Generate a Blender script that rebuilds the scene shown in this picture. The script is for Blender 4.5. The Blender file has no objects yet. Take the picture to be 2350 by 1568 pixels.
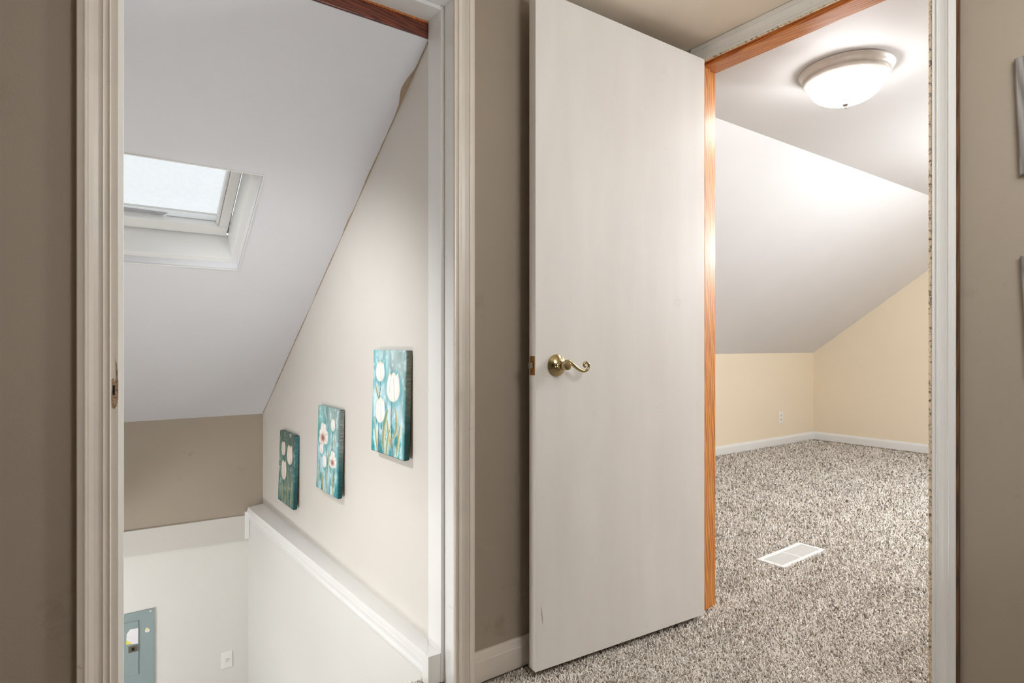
import bpy, bmesh, math, random
import numpy as np
from mathutils import Vector, Matrix

random.seed(7)
rng = np.random.default_rng(11)
sc = bpy.context.scene
col = sc.collection

# ------------------------------------------------------------------ camera
YAW = math.radians(54.28)          # angle of the left wall to the view axis
cam = bpy.data.cameras.new('camera')
cam.sensor_width = 36.0
cam.sensor_fit = 'HORIZONTAL'
cam.lens = 36.0 * 1370.0 / 2350.0
cam.shift_y = 11.0 / 2350.0
cam.clip_start = 0.02
camo = bpy.data.objects.new('camera', cam)
camo.location = (0, 0, 1.0)
camo.rotation_euler = (math.pi / 2, 0, YAW - math.pi / 2)
col.objects.link(camo)
sc.camera = camo

# ------------------------------------------------------------------ light
world = bpy.data.worlds.new('overcast_sky')
sc.world = world
world.use_nodes = True
bg = world.node_tree.nodes['Background']
bg.inputs[0].default_value = (0.97, 0.985, 1.0, 1)
bg.inputs[1].default_value = 1.15

def area(name, loc, rot, sx, sy, power, color=(1, 1, 1), shape='RECTANGLE', portal=False):
    l = bpy.data.lights.new(name, 'AREA')
    l.shape = shape
    l.size = sx
    if shape in ('RECTANGLE', 'ELLIPSE'):
        l.size_y = sy
    l.energy = power
    l.color = color
    if portal:
        l.cycles.is_portal = True
    o = bpy.data.objects.new(name, l)
    o.location = loc
    o.rotation_euler = rot
    col.objects.link(o)
    return o

def bulb(name, loc, power, color, r=0.06):
    l = bpy.data.lights.new(name, 'POINT')
    l.energy = power
    l.color = color
    l.shadow_soft_size = r
    o = bpy.data.objects.new(name, l)
    o.location = loc
    col.objects.link(o)

SLOPE = 0.669
SLANG = math.atan(SLOPE)
# daylight portals: skylight over the stair, gable window of the bedroom
area('skylight_portal', (0.18, 2.52, 1.62), (-SLANG, 0, 0), 0.62, 0.48, 1, portal=True)
area('added_window_portal', (4.2, -2.52, 1.42), (math.radians(128), 0, 0), 3.4, 1.2, 1, portal=True)  # portal of the roof window added on the unseen rear slope
area('gable_window_portal', (6.52, -0.2, 1.15), (0, math.pi / 2, 0), 1.3, 1.5, 1, portal=True)
# hall ceiling lamp behind the camera, and the lamp of the lower floor
bulb('hall_ceiling_lamp', (1.0, -0.15, 1.72), 33.5, (0.95, 0.98, 1.0), 0.28)
bulb('bedroom_fill_light', (3.9, 0.25, 1.72), 135, (0.95, 0.98, 1.0), 0.15)  # added light out of view, standing in for daylight in the bedroom
bulb('lower_floor_lamp', (-0.75, 2.75, -0.45), 34, (0.98, 0.99, 1.0), 0.10)
bulb('stair_fill_light', (-0.17, 1.78, 0.35), 12, (0.96, 0.98, 1.0), 0.07)  # added fill light out of view, evens the light in the stairwell
sl = bpy.data.lights.new('stair_fill_spot', 'SPOT')  # added unseen spot, brightens the wall with the canvases from above
sl.energy = 45
sl.color = (0.97, 0.985, 1.0)
sl.spot_size = math.radians(95)
sl.spot_blend = 1.0
sl.shadow_soft_size = 0.05
so = bpy.data.objects.new('stair_fill_spot', sl)
so.location = (-0.15, 1.80, 1.55)
so.rotation_euler = (Vector((0.86, 2.30, 0.62)) - Vector(so.location)).to_track_quat('-Z', 'Y').to_euler()
col.objects.link(so)
GLASS_EMISSION = 26.0

vs = sc.view_settings
vs.view_transform = 'Standard'
vs.look = 'None'
vs.gamma = 1.0
vs.use_curve_mapping = False
vs.exposure = 0.0
sc.cycles.max_bounces = 7
sc.cycles.diffuse_bounces = 5
sc.cycles.use_adaptive_sampling = True
sc.cycles.adaptive_threshold = 0.08
sc.cycles.adaptive_min_samples = 16
sc.cycles.use_denoising = True

# ------------------------------------------------------------------ helpers
def s2l(c):
    return tuple((x / 12.92) if x <= 0.04045 else ((x + 0.055) / 1.055) ** 2.4 for x in c)

def rgb(r, g, b):
    return s2l((r / 255, g / 255, b / 255)) + (1,)

class NT:
    def __init__(s, name):
        s.m = bpy.data.materials.new(name)
        s.m.use_nodes = True
        s.t = s.m.node_tree
        s.bsdf = s.t.nodes['Principled BSDF']
        s.out = s.t.nodes['Material Output']
    def n(s, typ, **kw):
        nd = s.t.nodes.new(typ)
        for k, v in kw.items():
            if k in nd.inputs.keys():
                nd.inputs[k].default_value = v
            else:
                setattr(nd, k, v)
        return nd
    def l(s, a, b):
        s.t.links.new(a, b)
    def coords(s, scale=(1, 1, 1), kind='Object'):
        tc = s.n('ShaderNodeTexCoord')
        mp = s.n('ShaderNodeMapping')
        mp.inputs['Scale'].default_value = scale
        s.l(tc.outputs[kind], mp.inputs['Vector'])
        return mp.outputs['Vector']
    def noise(s, vec, scale, detail=4, rough=0.55):
        nd = s.n('ShaderNodeTexNoise')
        nd.inputs['Scale'].default_value = scale
        nd.inputs['Detail'].default_value = detail
        nd.inputs['Roughness'].default_value = rough
        s.l(vec, nd.inputs['Vector'])
        return nd.outputs['Fac']
    def ramp(s, fac, stops):
        r = s.n('ShaderNodeValToRGB')
        e = r.color_ramp.elements
        while len(e) < len(stops):
            e.new(0.5)
        for i, (p, c) in enumerate(stops):
            e[i].position = p
            e[i].color = c
        s.l(fac, r.inputs['Fac'])
        return r.outputs['Color']
    def bump(s, height, strength, dist):
        b = s.n('ShaderNodeBump')
        b.inputs['Strength'].default_value = strength
        b.inputs['Distance'].default_value = dist
        s.l(height, b.inputs['Height'])
        s.l(b.outputs['Normal'], s.bsdf.inputs['Normal'])
    def mix(s, fac, a, b, mode='MIX'):
        m = s.n('ShaderNodeMix', data_type='RGBA', blend_type=mode)
        if isinstance(fac, float):
            m.inputs[0].default_value = fac
        else:
            s.l(fac, m.inputs[0])
        for i, v in ((6, a), (7, b)):
            if isinstance(v, tuple):
                m.inputs[i].default_value = v
            else:
                s.l(v, m.inputs[i])
        return m.outputs[2]

def paint(name, c, rough=0.5, var=0.05, vscale=2.0, bump=0.25, bscale=260, spec=0.4, dirt=None, dscale=9.0, damt=(0.62, 0.75)):
    k = NT(name)
    v = k.coords()
    lo = tuple(x * (1 - var) for x in c[:3]) + (1,)
    hi = tuple(min(1, x * (1 + var)) for x in c[:3]) + (1,)
    cc = k.ramp(k.noise(v, vscale, 3), [(0.3, lo), (0.7, hi)])
    if dirt:
        f = k.ramp(k.noise(v, dscale, 6, 0.7), [(damt[0], (0, 0, 0, 1)), (damt[1], (1, 1, 1, 1))])
        cc = k.mix(f, cc, dirt)
    k.l(cc, k.bsdf.inputs['Base Color'])
    k.bsdf.inputs['Roughness'].default_value = rough
    k.bsdf.inputs['Specular IOR Level'].default_value = spec
    if bump:
        k.bump(k.noise(v, bscale, 2), bump, 0.0006)
    return k.m

def wood(name, dark, light, scale, rough=0.3, coat=0.3):
    k = NT(name)
    v = k.coords(scale)
    warp = k.noise(v, 1.0, 4, 0.6)
    w = k.n('ShaderNodeTexWave', wave_type='BANDS', bands_direction='DIAGONAL')
    w.inputs['Scale'].default_value = 0.7
    w.inputs['Distortion'].default_value = 7.0
    w.inputs['Detail'].default_value = 3.0
    w.inputs['Detail Scale'].default_value = 1.3
    k.l(v, w.inputs['Vector'])
    f = k.mix(0.45, w.outputs['Color'], warp)
    k.l(k.ramp(f, [(0.15, dark), (0.75, light)]), k.bsdf.inputs['Base Color'])
    k.bsdf.inputs['Roughness'].default_value = rough
    k.bsdf.inputs['Coat Weight'].default_value = coat
    k.bsdf.inputs['Coat Roughness'].default_value = 0.2
    k.bump(f, 0.15, 0.001)
    return k.m

def metal(name, c, rough, metallic=1.0):
    k = NT(name)
    v = k.coords()
    cc = k.ramp(k.noise(v, 40, 3), [(0.3, tuple(x * 0.9 for x in c[:3]) + (1,)), (0.7, c)])
    k.l(cc, k.bsdf.inputs['Base Color'])
    k.bsdf.inputs['Metallic'].default_value = metallic
    k.bsdf.inputs['Roughness'].default_value = rough
    return k.m

M = {}
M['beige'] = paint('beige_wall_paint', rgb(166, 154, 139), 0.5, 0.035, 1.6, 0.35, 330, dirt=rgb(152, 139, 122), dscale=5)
M['stair_beige'] = paint('beige_satin_paint', rgb(215, 210, 203), 0.36, 0.03, 1.4, 0.2, 240, 0.5)
M['stair_low'] = paint('cream_satin_paint', rgb(226, 225, 220), 0.34, 0.02, 1.4, 0.2, 240, 0.5)
M['yellow'] = paint('pale_yellow_paint', rgb(240, 226, 202), 0.6, 0.02, 1.4, 0.2, 280)
M['ceil_white'] = paint('white_ceiling_paint', rgb(231, 230, 231), 0.6, 0.02, 1.5, 0.3, 260)
M['slope_white'] = paint('white_sloped_ceiling_paint', rgb(228, 229, 234), 0.55, 0.02, 1.2, 0.3, 200, dirt=rgb(205, 200, 196), dscale=14, damt=(0.7, 0.78))
M['hall_ceil'] = paint('cream_hall_ceiling_paint', rgb(242, 230, 212), 0.6, 0.02, 1.5, 0.2, 260)
M['trim'] = paint('white_trim_gloss', rgb(226, 222, 214), 0.32, 0.03, 3, 0.12, 120, 0.5, dirt=rgb(196, 182, 164), dscale=24, damt=(0.64, 0.76))
M['trim_old'] = paint('worn_white_trim_gloss', rgb(222, 214, 203), 0.34, 0.05, 5, 0.2, 90, 0.5, dirt=rgb(158, 138, 116), dscale=30, damt=(0.66, 0.8))
M['trim_clean'] = paint('clean_white_gloss', rgb(236, 236, 234), 0.3, 0.015, 3, 0.08, 120, 0.5)
M['skirt'] = paint('shaded_white_skirt_paint', rgb(208, 205, 198), 0.45, 0.02, 3, 0.08, 120)  # white trim greyed: the shade on the skirt is put into its colour
M['gap_strip'] = paint('dark_gap_grey', rgb(96, 96, 98), 0.7, 0.05, 30, 0)
M['chip'] = paint('bare_chipped_wood', rgb(176, 150, 122), 0.6, 0.15, 60, 0.4, 300, dirt=rgb(120, 92, 66), dscale=160, damt=(0.5, 0.6))
M['caulk'] = paint('beige_caulk', rgb(176, 156, 134), 0.6, 0.1, 40, 0.3, 300)
M['bare_edge'] = paint('chipped_paint_edge', rgb(226, 206, 178), 0.5, 0.05, 20, 0.2, 200, dirt=rgb(96, 84, 66), dscale=120, damt=(0.5, 0.62))
M['fir_v'] = wood('orange_fir_upright', rgb(168, 92, 34), rgb(214, 146, 70), (70, 70, 5), 0.45, 0.16)
M['fir_h'] = wood('orange_fir_across', rgb(166, 84, 36), rgb(212, 138, 70), (70, 5, 70), 0.3, 0.4)
M['mahog'] = wood('dark_red_header_wood', rgb(70, 26, 14), rgb(132, 60, 34), (9, 80, 80), 0.35, 0.3)
M['brown'] = wood('brown_stained_strip', rgb(60, 38, 22), rgb(112, 78, 48), (90, 90, 5), 0.4, 0.1)
M['brass'] = metal('antique_brass', rgb(186, 170, 128), 0.15)
M['brass_plate'] = metal('worn_brass_plate', rgb(176, 118, 62), 0.45)
M['steel'] = metal('dull_steel', rgb(176, 172, 160), 0.35)
M['nickel'] = metal('satin_nickel', rgb(222, 216, 208), 0.4, 0.25)
M['dark'] = paint('dark_hole', rgb(26, 20, 16), 0.8, 0.1, 30, 0)
M['plastic'] = paint('white_plastic', rgb(240, 239, 235), 0.3, 0.01, 8, 0, spec=0.5)
M['panel'] = paint('grey_green_panel_enamel', rgb(146, 162, 162), 0.38, 0.03, 12, 0.1, 200, 0.5)
M['paper'] = paint('white_sticker', rgb(232, 232, 236), 0.5, 0.02, 20, 0)
M['yellow_print'] = paint('yellow_sticker_print', rgb(238, 222, 96), 0.5, 0.02, 20, 0)
M['register'] = paint('white_register_enamel', rgb(238, 238, 236), 0.4, 0.015, 20, 0)
M['stretcher'] = wood('pine_stretcher', rgb(170, 138, 96), rgb(204, 172, 128), (40, 40, 6), 0.6, 0)
M['greywood'] = wood('grey_washed_wood', rgb(112, 108, 106), rgb(158, 154, 150), (60, 60, 4), 0.55, 0)
M['matboard'] = paint('white_mat_board', rgb(226, 222, 214), 0.8, 0.01, 30, 0)
M['smear'] = paint('grey_glazing_residue', rgb(176, 177, 180), 0.6, 0.08, 40, 0.3, 300)

def door_material():
    k = NT('white_door_paint')
    v = k.coords()
    base = k.ramp(k.noise(k.coords((3, 3, 0.6)), 2.0, 4), [(0.3, rgb(219, 215, 210)), (0.7, rgb(229, 226, 221))])
    sm = k.ramp(k.noise(v, 11, 6, 0.7), [(0.63, (0, 0, 0, 1)), (0.82, (0.55, 0.55, 0.55, 1))])
    k.l(k.mix(sm, base, rgb(192, 180, 170)), k.bsdf.inputs['Base Color'])
    k.bsdf.inputs['Roughness'].default_value = 0.42
    k.bump(k.noise(k.coords((220, 220, 9)), 1.0, 3), 0.16, 0.0008)
    return k.m
M['door'] = door_material()

def carpet_material(tuft):
    k = NT('frieze_carpet_yarn' if tuft else 'frieze_carpet_backing')
    v = k.coords()
    if tuft:
        g = k.n('ShaderNodeNewGeometry')
        r = g.outputs['Random Per Island']
        c = k.ramp(r, [(0.0, rgb(140, 122, 106)), (0.10, rgb(196, 180, 165)), (0.20, rgb(236, 226, 213)), (0.7, rgb(247, 240, 230)), (1.0, rgb(254, 250, 244))])
    else:
        c = k.ramp(k.noise(v, 190, 4, 0.8), [(0.3, rgb(104, 90, 78)), (0.5, rgb(180, 166, 152)), (0.68, rgb(222, 211, 200))])
    big = k.ramp(k.noise(k.coords((1.2, 2.6, 1)), 2.6, 4, 0.6), [(0.35, (0.84, 0.83, 0.82, 1)), (0.62, (1, 1, 1, 1))])
    k.l(k.mix(1.0, c, big, 'MULTIPLY'), k.bsdf.inputs['Base Color'])
    k.bsdf.inputs['Roughness'].default_value = 0.9
    k.bsdf.inputs['Specular IOR Level'].default_value = 0.1
    k.bsdf.inputs['Sheen Weight'].default_value = 0.25
    if not tuft:
        k.bump(k.noise(v, 240, 3, 0.8), 1.0, 0.008)
    return k.m
M['carpet'] = carpet_material(False)
M['yarn'] = carpet_material(True)

def pane_material():
    k = NT('skylight_pane_glass')
    v = k.coords()
    tr = k.n('ShaderNodeBsdfTransparent')
    tr.inputs[0].default_value = (0.93, 0.95, 0.96, 1)
    gl = k.n('ShaderNodeBsdfGlossy')
    gl.inputs['Roughness'].default_value = 0.05
    df = k.n('ShaderNodeBsdfTranslucent')
    df.inputs[0].default_value = (0.9, 0.9, 0.9, 1)
    m1 = k.n('ShaderNodeMixShader')
    k.l(k.ramp(k.noise(v, 30, 6, 0.75), [(0.4, (0.15, 0.15, 0.15, 1)), (0.8, (0.26, 0.26, 0.26, 1))]), m1.inputs[0])
    k.l(tr.outputs[0], m1.inputs[1])
    k.l(df.outputs[0], m1.inputs[2])
    m2 = k.n('ShaderNodeMixShader')
    m2.inputs[0].default_value = 0.04
    k.l(m1.outputs[0], m2.inputs[1])
    k.l(gl.outputs[0], m2.inputs[2])
    k.l(m2.outputs[0], k.out.inputs['Surface'])
    return k.m
M['pane'] = pane_material()

def glow_material():
    k = NT('lit_frosted_glass')
    v = k.coords()
    k.bsdf.inputs['Base Color'].default_value = (0.9, 0.89, 0.87, 1)
    k.bsdf.inputs['Roughness'].default_value = 0.3
    k.l(k.ramp(k.noise(v, 9, 4), [(0.3, (0.985, 0.975, 0.96, 1)), (0.7, (1.0, 0.995, 0.99, 1))]), k.bsdf.inputs['Emission Color'])
    k.bsdf.inputs['Emission Strength'].default_value = GLASS_EMISSION
    return k.m
M['glow'] = glow_material()

def vcol_material():
    k = NT('printed_canvas')
    a = k.n('ShaderNodeVertexColor', layer_name='print')
    k.l(a.outputs[0], k.bsdf.inputs['Base Color'])
    k.bsdf.inputs['Roughness'].default_value = 0.55
    k.bump(k.noise(k.coords(), 900, 2), 0.25, 0.0004)
    return k.m
M['canvas'] = vcol_material()

# ---- mesh builders
class MB:
    def __init__(s):
        s.v = []
        s.f = []
    def add(s, vs, fs):
        o = len(s.v)
        s.v += [tuple(p) for p in vs]
        s.f += [tuple(i + o for i in f) for f in fs]
        return s
    def hexa(s, p):
        """eight corners: bottom ring of four, then top ring of four"""
        return s.add(p, [(3, 2, 1, 0), (4, 5, 6, 7), (0, 1, 5, 4), (1, 2, 6, 5), (2, 3, 7, 6), (3, 0, 4, 7)])
    def box(s, lo, hi):
        (a, b, c), (d, e, f) = lo, hi
        return s.hexa([(a, b, c), (d, b, c), (d, e, c), (a, e, c), (a, b, f), (d, b, f), (d, e, f), (a, e, f)])
    def prism(s, poly, fn, t0, t1):
        """extrude the 2-D outline; fn(u, v, t) gives the 3-D point"""
        n = len(poly)
        vs = [fn(u, v, t0) for u, v in poly] + [fn(u, v, t1) for u, v in poly]
        fs = [tuple(range(n - 1, -1, -1)), tuple(range(n, 2 * n))]
        fs += [(i, (i + 1) % n, n + (i + 1) % n, n + i) for i in range(n)]
        return s.add(vs, fs)
    def lathe(s, prof, seg, fn=lambda x, y, z: (x, y, z)):
        n = len(prof)
        vs, fs = [], []
        for j in range(seg):
            a = 2 * math.pi * j / seg
            for r, h in prof:
                vs.append(fn(r * math.cos(a), r * math.sin(a), h))
        for j in range(seg):
            k = (j + 1) % seg
            for i in range(n - 1):
                fs.append((j * n + i, k * n + i, k * n + i + 1, j * n + i + 1))
        return s.add(vs, fs)
    def tube(s, pts, rad, seg=10):
        pts = [Vector(p) for p in pts]
        n = len(pts)
        vs, fs = [], []
        for i, p in enumerate(pts):
            t = (pts[min(i + 1, n - 1)] - pts[max(i - 1, 0)]).normalized()
            up = Vector((0, 1, 0)) if abs(t.y) < 0.9 else Vector((1, 0, 0))
            a = t.cross(up).normalized()
            b = t.cross(a).normalized()
            r = rad[i] if isinstance(rad, (list, tuple)) else rad
            for j in range(seg):
                q = 2 * math.pi * j / seg
                vs.append(p + a * math.cos(q) * r + b * math.sin(q) * r)
        for i in range(n - 1):
            for j in range(seg):
                k = (j + 1) % seg
                fs.append((i * seg + j, i * seg + k, (i + 1) * seg + k, (i + 1) * seg + j))
        fs.append(tuple(range(seg - 1, -1, -1)))
        fs.append(tuple((n - 1) * seg + j for j in range(seg)))
        return s.add(vs, fs)
    def build(s, name, mat, parent=None, bevel=0.0, smooth=False, kind=None, seg=2):
        me = bpy.data.meshes.new(name)
        me.from_pydata(s.v, [], s.f)
        bm = bmesh.new()
        bm.from_mesh(me)
        bmesh.ops.remove_doubles(bm, verts=bm.verts, dist=1e-6)
        bmesh.ops.recalc_face_normals(bm, faces=bm.faces)
        if bevel:
            es = [e for e in bm.edges if len(e.link_faces) == 2 and e.calc_face_angle(0) > 0.5]
            bmesh.ops.bevel(bm, geom=es, offset=bevel, segments=seg, affect='EDGES', profile=0.6)
        if smooth:
            for f in bm.faces:
                f.smooth = True
            for e in bm.edges:
                if len(e.link_faces) == 2 and e.calc_face_angle(0) > 0.7:
                    e.smooth = False
        bm.to_mesh(me)
        bm.free()
        me.materials.append(M[mat])
        o = bpy.data.objects.new(name, me)
        col.objects.link(o)
        if parent:
            o.parent = parent
        if kind:
            o['kind'] = kind
        return o

def box(name, lo, hi, mat, parent=None, bevel=0.0, kind=None):
    return MB().box(lo, hi).build(name, mat, parent, bevel, kind=kind)

def empty(name, loc=(0, 0, 0), rz=0.0):
    o = bpy.data.objects.new(name, None)
    o.empty_display_size = 0.1
    o.location = loc
    o.rotation_euler = (0, 0, rz)
    col.objects.link(o)
    return o

def tag(o, label, cat=None, group=None, kind=None):
    o['label'] = label
    if cat:
        o['category'] = cat
    if group:
        o['group'] = group
    if kind:
        o['kind'] = kind
    return o

def struct(o, label, cat):
    return tag(o, label, cat, kind='structure')

# ------------------------------------------------------------------ planes of the place
W1 = 1.508          # hall face of the left wall (doorway to the stair)
W1B = 1.645
W2 = 1.868          # hall face of the right wall (doorway to the bedroom)
W2B = 1.985
HALLC = 2.115       # hall ceiling
ROOMC = 2.085       # bedroom flat ceiling
KNEE = 3.33
FARX = 6.40
ROOMS = 0.724       # bedroom roof slope
CREASE = 1.735

def pw(y):          # stairwell wall that carries the pictures
    return 0.872 - 0.0117 * (y - 1.66)

def sz(y):          # stairwell sloped ceiling
    return 0.61 + SLOPE * (3.652 - y)

XY = lambda u, v, t: (u, v, t)
XZ = lambda u, v, t: (u, t, v)
YZ = lambda u, v, t: (t, u, v)

# ------------------------------------------------------------------ floor
fl = MB().prism([(-1.1, -2.2), (1.9, -2.2), (1.9, -3.1), (FARX, -3.1), (FARX, KNEE), (1.95, KNEE), (1.95, W1B - 0.02), (-1.1, W1B - 0.02)], XY, -0.11, -0.007)
struct(fl.build('floor', 'carpet'), 'mottled beige and brown carpet running from hall into bedroom', 'floor')

def make_tufts():
    # yarn tufts over the floor in view, thinner with distance
    n = 330000
    x = rng.uniform(0.25, 6.3, n)
    y = rng.uniform(0.0, 3.3, n)
    d = np.cos(YAW) * x + np.sin(YAW) * y
    d = np.maximum(d, 1.3)
    side = (np.sin(YAW) * x - np.cos(YAW) * y) / d
    ok = np.zeros(n, bool)
    hall = (x < 1.88) & (y < W1 - 0.02)
    land = (x > 0.07) & (x < 0.86) & (y >= W1 - 0.02) & (y < 1.622)
    gate = (x >= 1.88) & (x < 2.0) & (y > 0.66) & (y < 1.415)
    room = (x >= 2.0) & (x < FARX - 0.02) & (y < KNEE - 0.02) & (side > 0.22) & (side < 0.86)
    ok = hall | land | gate | room
    reg = (x > 2.556) & (x < 2.94) & (y > 1.472) & (y < 1.598)
    ok &= ~reg
    return x[ok], y[ok], d[ok]

xs, ys, ds = [], [], []
for i in range(14):
    x, y, d = make_tufts()
    keep = rng.uniform(0, 1, len(x)) < np.minimum(1.0, (1.75 / d) ** 2.0) * (0.9 if i < 14 else 0)
    xs.append(x[keep]); ys.append(y[keep]); ds.append(d[keep])
tx, ty, td = np.concatenate(xs), np.concatenate(ys), np.concatenate(ds)
NTU = min(len(tx), 200000)
sel = rng.permutation(len(tx))[:NTU]
tx, ty, td = tx[sel], ty[sel], td[sel]
n = len(tx)
k = np.clip(td / 2.0, 0.85, 2.3)
L = rng.uniform(0.010, 0.017, n) * np.clip(k, 0.9, 1.8)
lean = rng.uniform(0.15, 1.15, n)
az = rng.uniform(0, 2 * np.pi, n)
rad = rng.uniform(0.0016, 0.0026, n) * k
dirv = np.stack([np.sin(lean) * np.cos(az), np.sin(lean) * np.sin(az), np.cos(lean)], 1)
base = np.stack([tx, ty, np.full(n, -0.008)], 1)
curl = rng.normal(0, 0.0022, (n, 3)) * k[:, None]
mid = base + dirv * (L * 0.6)[:, None] + curl
tip = base + dirv * (L * 0.95)[:, None] - curl * 0.6
verts = np.zeros((n, 7, 3), np.float32)
for j in range(3):
    a = az + j * 2 * np.pi / 3
    off = np.stack([np.cos(a), np.sin(a), 0 * a], 1) * rad[:, None]
    verts[:, j] = base + off
    verts[:, 3 + j] = mid + off * 1.05
verts[:, 6] = tip
quad = []
for j in range(3):
    q = (j + 1) % 3
    quad.append((j, q, 3 + q)); quad.append((j, 3 + q, 3 + j)); quad.append((3 + j, 3 + q, 6))
tri = (np.array(quad)[None] + (np.arange(n) * 7)[:, None, None]).reshape(-1, 3).astype(np.int32)
me = bpy.data.meshes.new('carpet_pile')
me.vertices.add(n * 7)
me.vertices.foreach_set('co', verts.reshape(-1))
me.loops.add(len(tri) * 3)
me.loops.foreach_set('vertex_index', tri.reshape(-1))
me.polygons.add(len(tri))
me.polygons.foreach_set('loop_start', np.arange(0, len(tri) * 3, 3, dtype=np.int32))
me.polygons.foreach_set('loop_total', np.full(len(tri), 3, np.int32))
me.update(calc_edges=True)
me.materials.append(M['yarn'])
po = bpy.data.objects.new('carpet_pile', me)
col.objects.link(po)
tag(po, 'twisted beige and brown yarn pile of the carpet', 'carpet', kind='stuff')

# ------------------------------------------------------------------ walls and ceilings
OPL, OPR, OPT = 0.0425, 0.895, 2.03      # rough opening of the stair doorway
w = MB().prism([(-1.1, -0.1), (OPL, -0.1), (OPL, OPT), (OPR, OPT), (OPR, -0.1), (W2 + 0.05, -0.1), (W2 + 0.05, HALLC + 0.05), (-1.1, HALLC + 0.05)], XZ, W1, W1B)
struct(w.build('wall_left', 'beige'), 'beige hall wall around the stair doorway', 'wall')
w = MB().prism([(-3.1, -0.1), (0.636, -0.1), (0.636, 2.09), (1.4375, 2.09), (1.4375, -0.1), (KNEE, -0.1), (KNEE, 0.95), (CREASE, 2.2), (-1.6, 2.2), (-3.1, 1.1)], YZ, W2, W2B)
struct(w.build('wall_right', 'beige'), 'beige hall wall around the bedroom doorway', 'wall')
struct(box('wall_hall_rear', (-1.2, -2.3, -0.1), (W2 + 0.05, -2.2, HALLC + 0.05), 'beige'), 'beige hall wall behind the viewer', 'wall')
struct(box('wall_hall_side', (-1.2, -2.2, -0.1), (-1.1, W1B, HALLC + 0.05), 'beige'), 'beige hall wall to the left of the viewer', 'wall')
struct(box('ceiling_hall', (-1.2, -2.3, HALLC), (W2 + 0.02, W1 + 0.02, HALLC + 0.06), 'hall_ceil'), 'cream flat ceiling of the hall', 'ceiling')

# bedroom
struct(box('ceiling_room', (W2B - 0.02, -1.55, ROOMC), (FARX + 0.1, CREASE, ROOMC + 0.08), 'ceil_white'), 'white flat bedroom ceiling carrying the lamp', 'ceiling')
kz = ROOMC - ROOMS * (KNEE - CREASE)
w = MB().prism([(CREASE - 0.0, ROOMC), (KNEE + 0.05, kz - 0.05 * ROOMS), (KNEE + 0.05, kz + 0.06), (CREASE, ROOMC + 0.08)], YZ, W2B - 0.02, FARX + 0.1)
struct(w.build('ceiling_slope', 'ceil_white'), 'white sloped bedroom ceiling falling to the knee wall', 'ceiling')
def rp(x, t, d=0.0):       # point on the rear slope, t from crease to knee
    return (x, -1.55 - 1.65 * t - d * 0.59, ROOMC - 1.2 * t + d * 0.81)
m = MB()
ro = [(W2B - 0.02, 0.0), (FARX + 0.1, 0.0), (FARX + 0.1, 1.0), (W2B - 0.02, 1.0)]
rh = [(2.5, 0.25), (5.9, 0.25), (5.9, 0.85), (2.5, 0.85)]
for d in (0.0, 0.08):
    m.add([rp(x, t, d) for x, t in ro] + [rp(x, t, d) for x, t in rh], [(i, (i + 1) % 4, 4 + (i + 1) % 4, 4 + i) for i in range(4)])
m.f += [(i, (i + 1) % 4, 8 + (i + 1) % 4, 8 + i) for i in range(4)]
m.f += [(4 + i, 4 + (i + 1) % 4, 12 + (i + 1) % 4, 12 + i) for i in range(4)]
struct(m.build('ceiling_slope_rear', 'ceil_white'), 'white sloped bedroom ceiling on the rear side', 'ceiling')
w3 = empty('added_window', rp(4.2, 0.55))  # no such window known; added to bring more daylight into the bedroom
struct(w3, 'wide unseen roof window added to light the bedroom', 'window')
for t0, t1, x0, x1 in ((0.25, 0.28, 2.5, 5.9), (0.82, 0.85, 2.5, 5.9), (0.28, 0.82, 2.5, 2.55), (0.28, 0.82, 5.85, 5.9), (0.28, 0.82, 3.6, 3.65), (0.28, 0.82, 4.75, 4.8)):
    f = MB().hexa([Vector(rp(x, t, d)) - Vector(rp(4.2, 0.55)) for d in (0.02, 0.06) for x, t in ((x0, t0), (x1, t0), (x1, t1), (x0, t1))])
    f.build('window_frame', 'trim_clean', w3)
struct(box('wall_room_knee', (W2B - 0.02, KNEE, -0.1), (FARX + 0.1, KNEE + 0.08, kz + 0.03), 'yellow'), 'low pale yellow knee wall with the outlet', 'wall')
struct(box('wall_room_rear', (W2B - 0.02, -3.2, -0.1), (FARX + 0.1, -3.1, 1.1), 'yellow'), 'low pale yellow knee wall on the rear side', 'wall')
# gable wall with window opening (four joined quads around the hole, given depth)
def frame_wall(outer, hole, x0, x1):
    m = MB()
    n = 4
    for xx in (x0, x1):
        m.add([(xx, a, b) for a, b in outer] + [(xx, a, b) for a, b in hole],
              [(i, (i + 1) % n, n + (i + 1) % n, n + i) for i in range(n)])
    o = 2 * n
    m.f += [(i, (i + 1) % n, o + (i + 1) % n, o + i) for i in range(n)]
    m.f += [(n + i, n + (i + 1) % n, o + n + (i + 1) % n, o + n + i) for i in range(n)]
    return m
w = frame_wall([(-3.2, -0.1), (KNEE + 0.1, -0.1), (KNEE + 0.1, 2.2), (-3.2, 2.2)], [(-0.95, 0.5), (0.55, 0.5), (0.55, 1.8), (-0.95, 1.8)], FARX, FARX + 0.12)
struct(w.build('wall_room_back', 'yellow'), 'pale yellow gable wall of the bedroom', 'wall')
w2 = empty('window_2', (FARX + 0.06, -0.2, 0.5))
struct(w2, 'white framed gable window of the bedroom', 'window')
for nm, lo, hi in (('window_frame', (-0.03, -0.75, 0), (0.03, 0.75, 0.04)), ('window_frame', (-0.03, -0.75, 1.26), (0.03, 0.75, 1.3)),
                   ('window_frame', (-0.03, -0.75, 0.04), (0.03, -0.71, 1.26)), ('window_frame', (-0.03, 0.71, 0.04), (0.03, 0.75, 1.26)),
                   ('window_rail', (-0.03, -0.71, 0.63), (0.03, 0.71, 0.67))):
    box(nm, lo, hi, 'trim_clean', w2)
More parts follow.
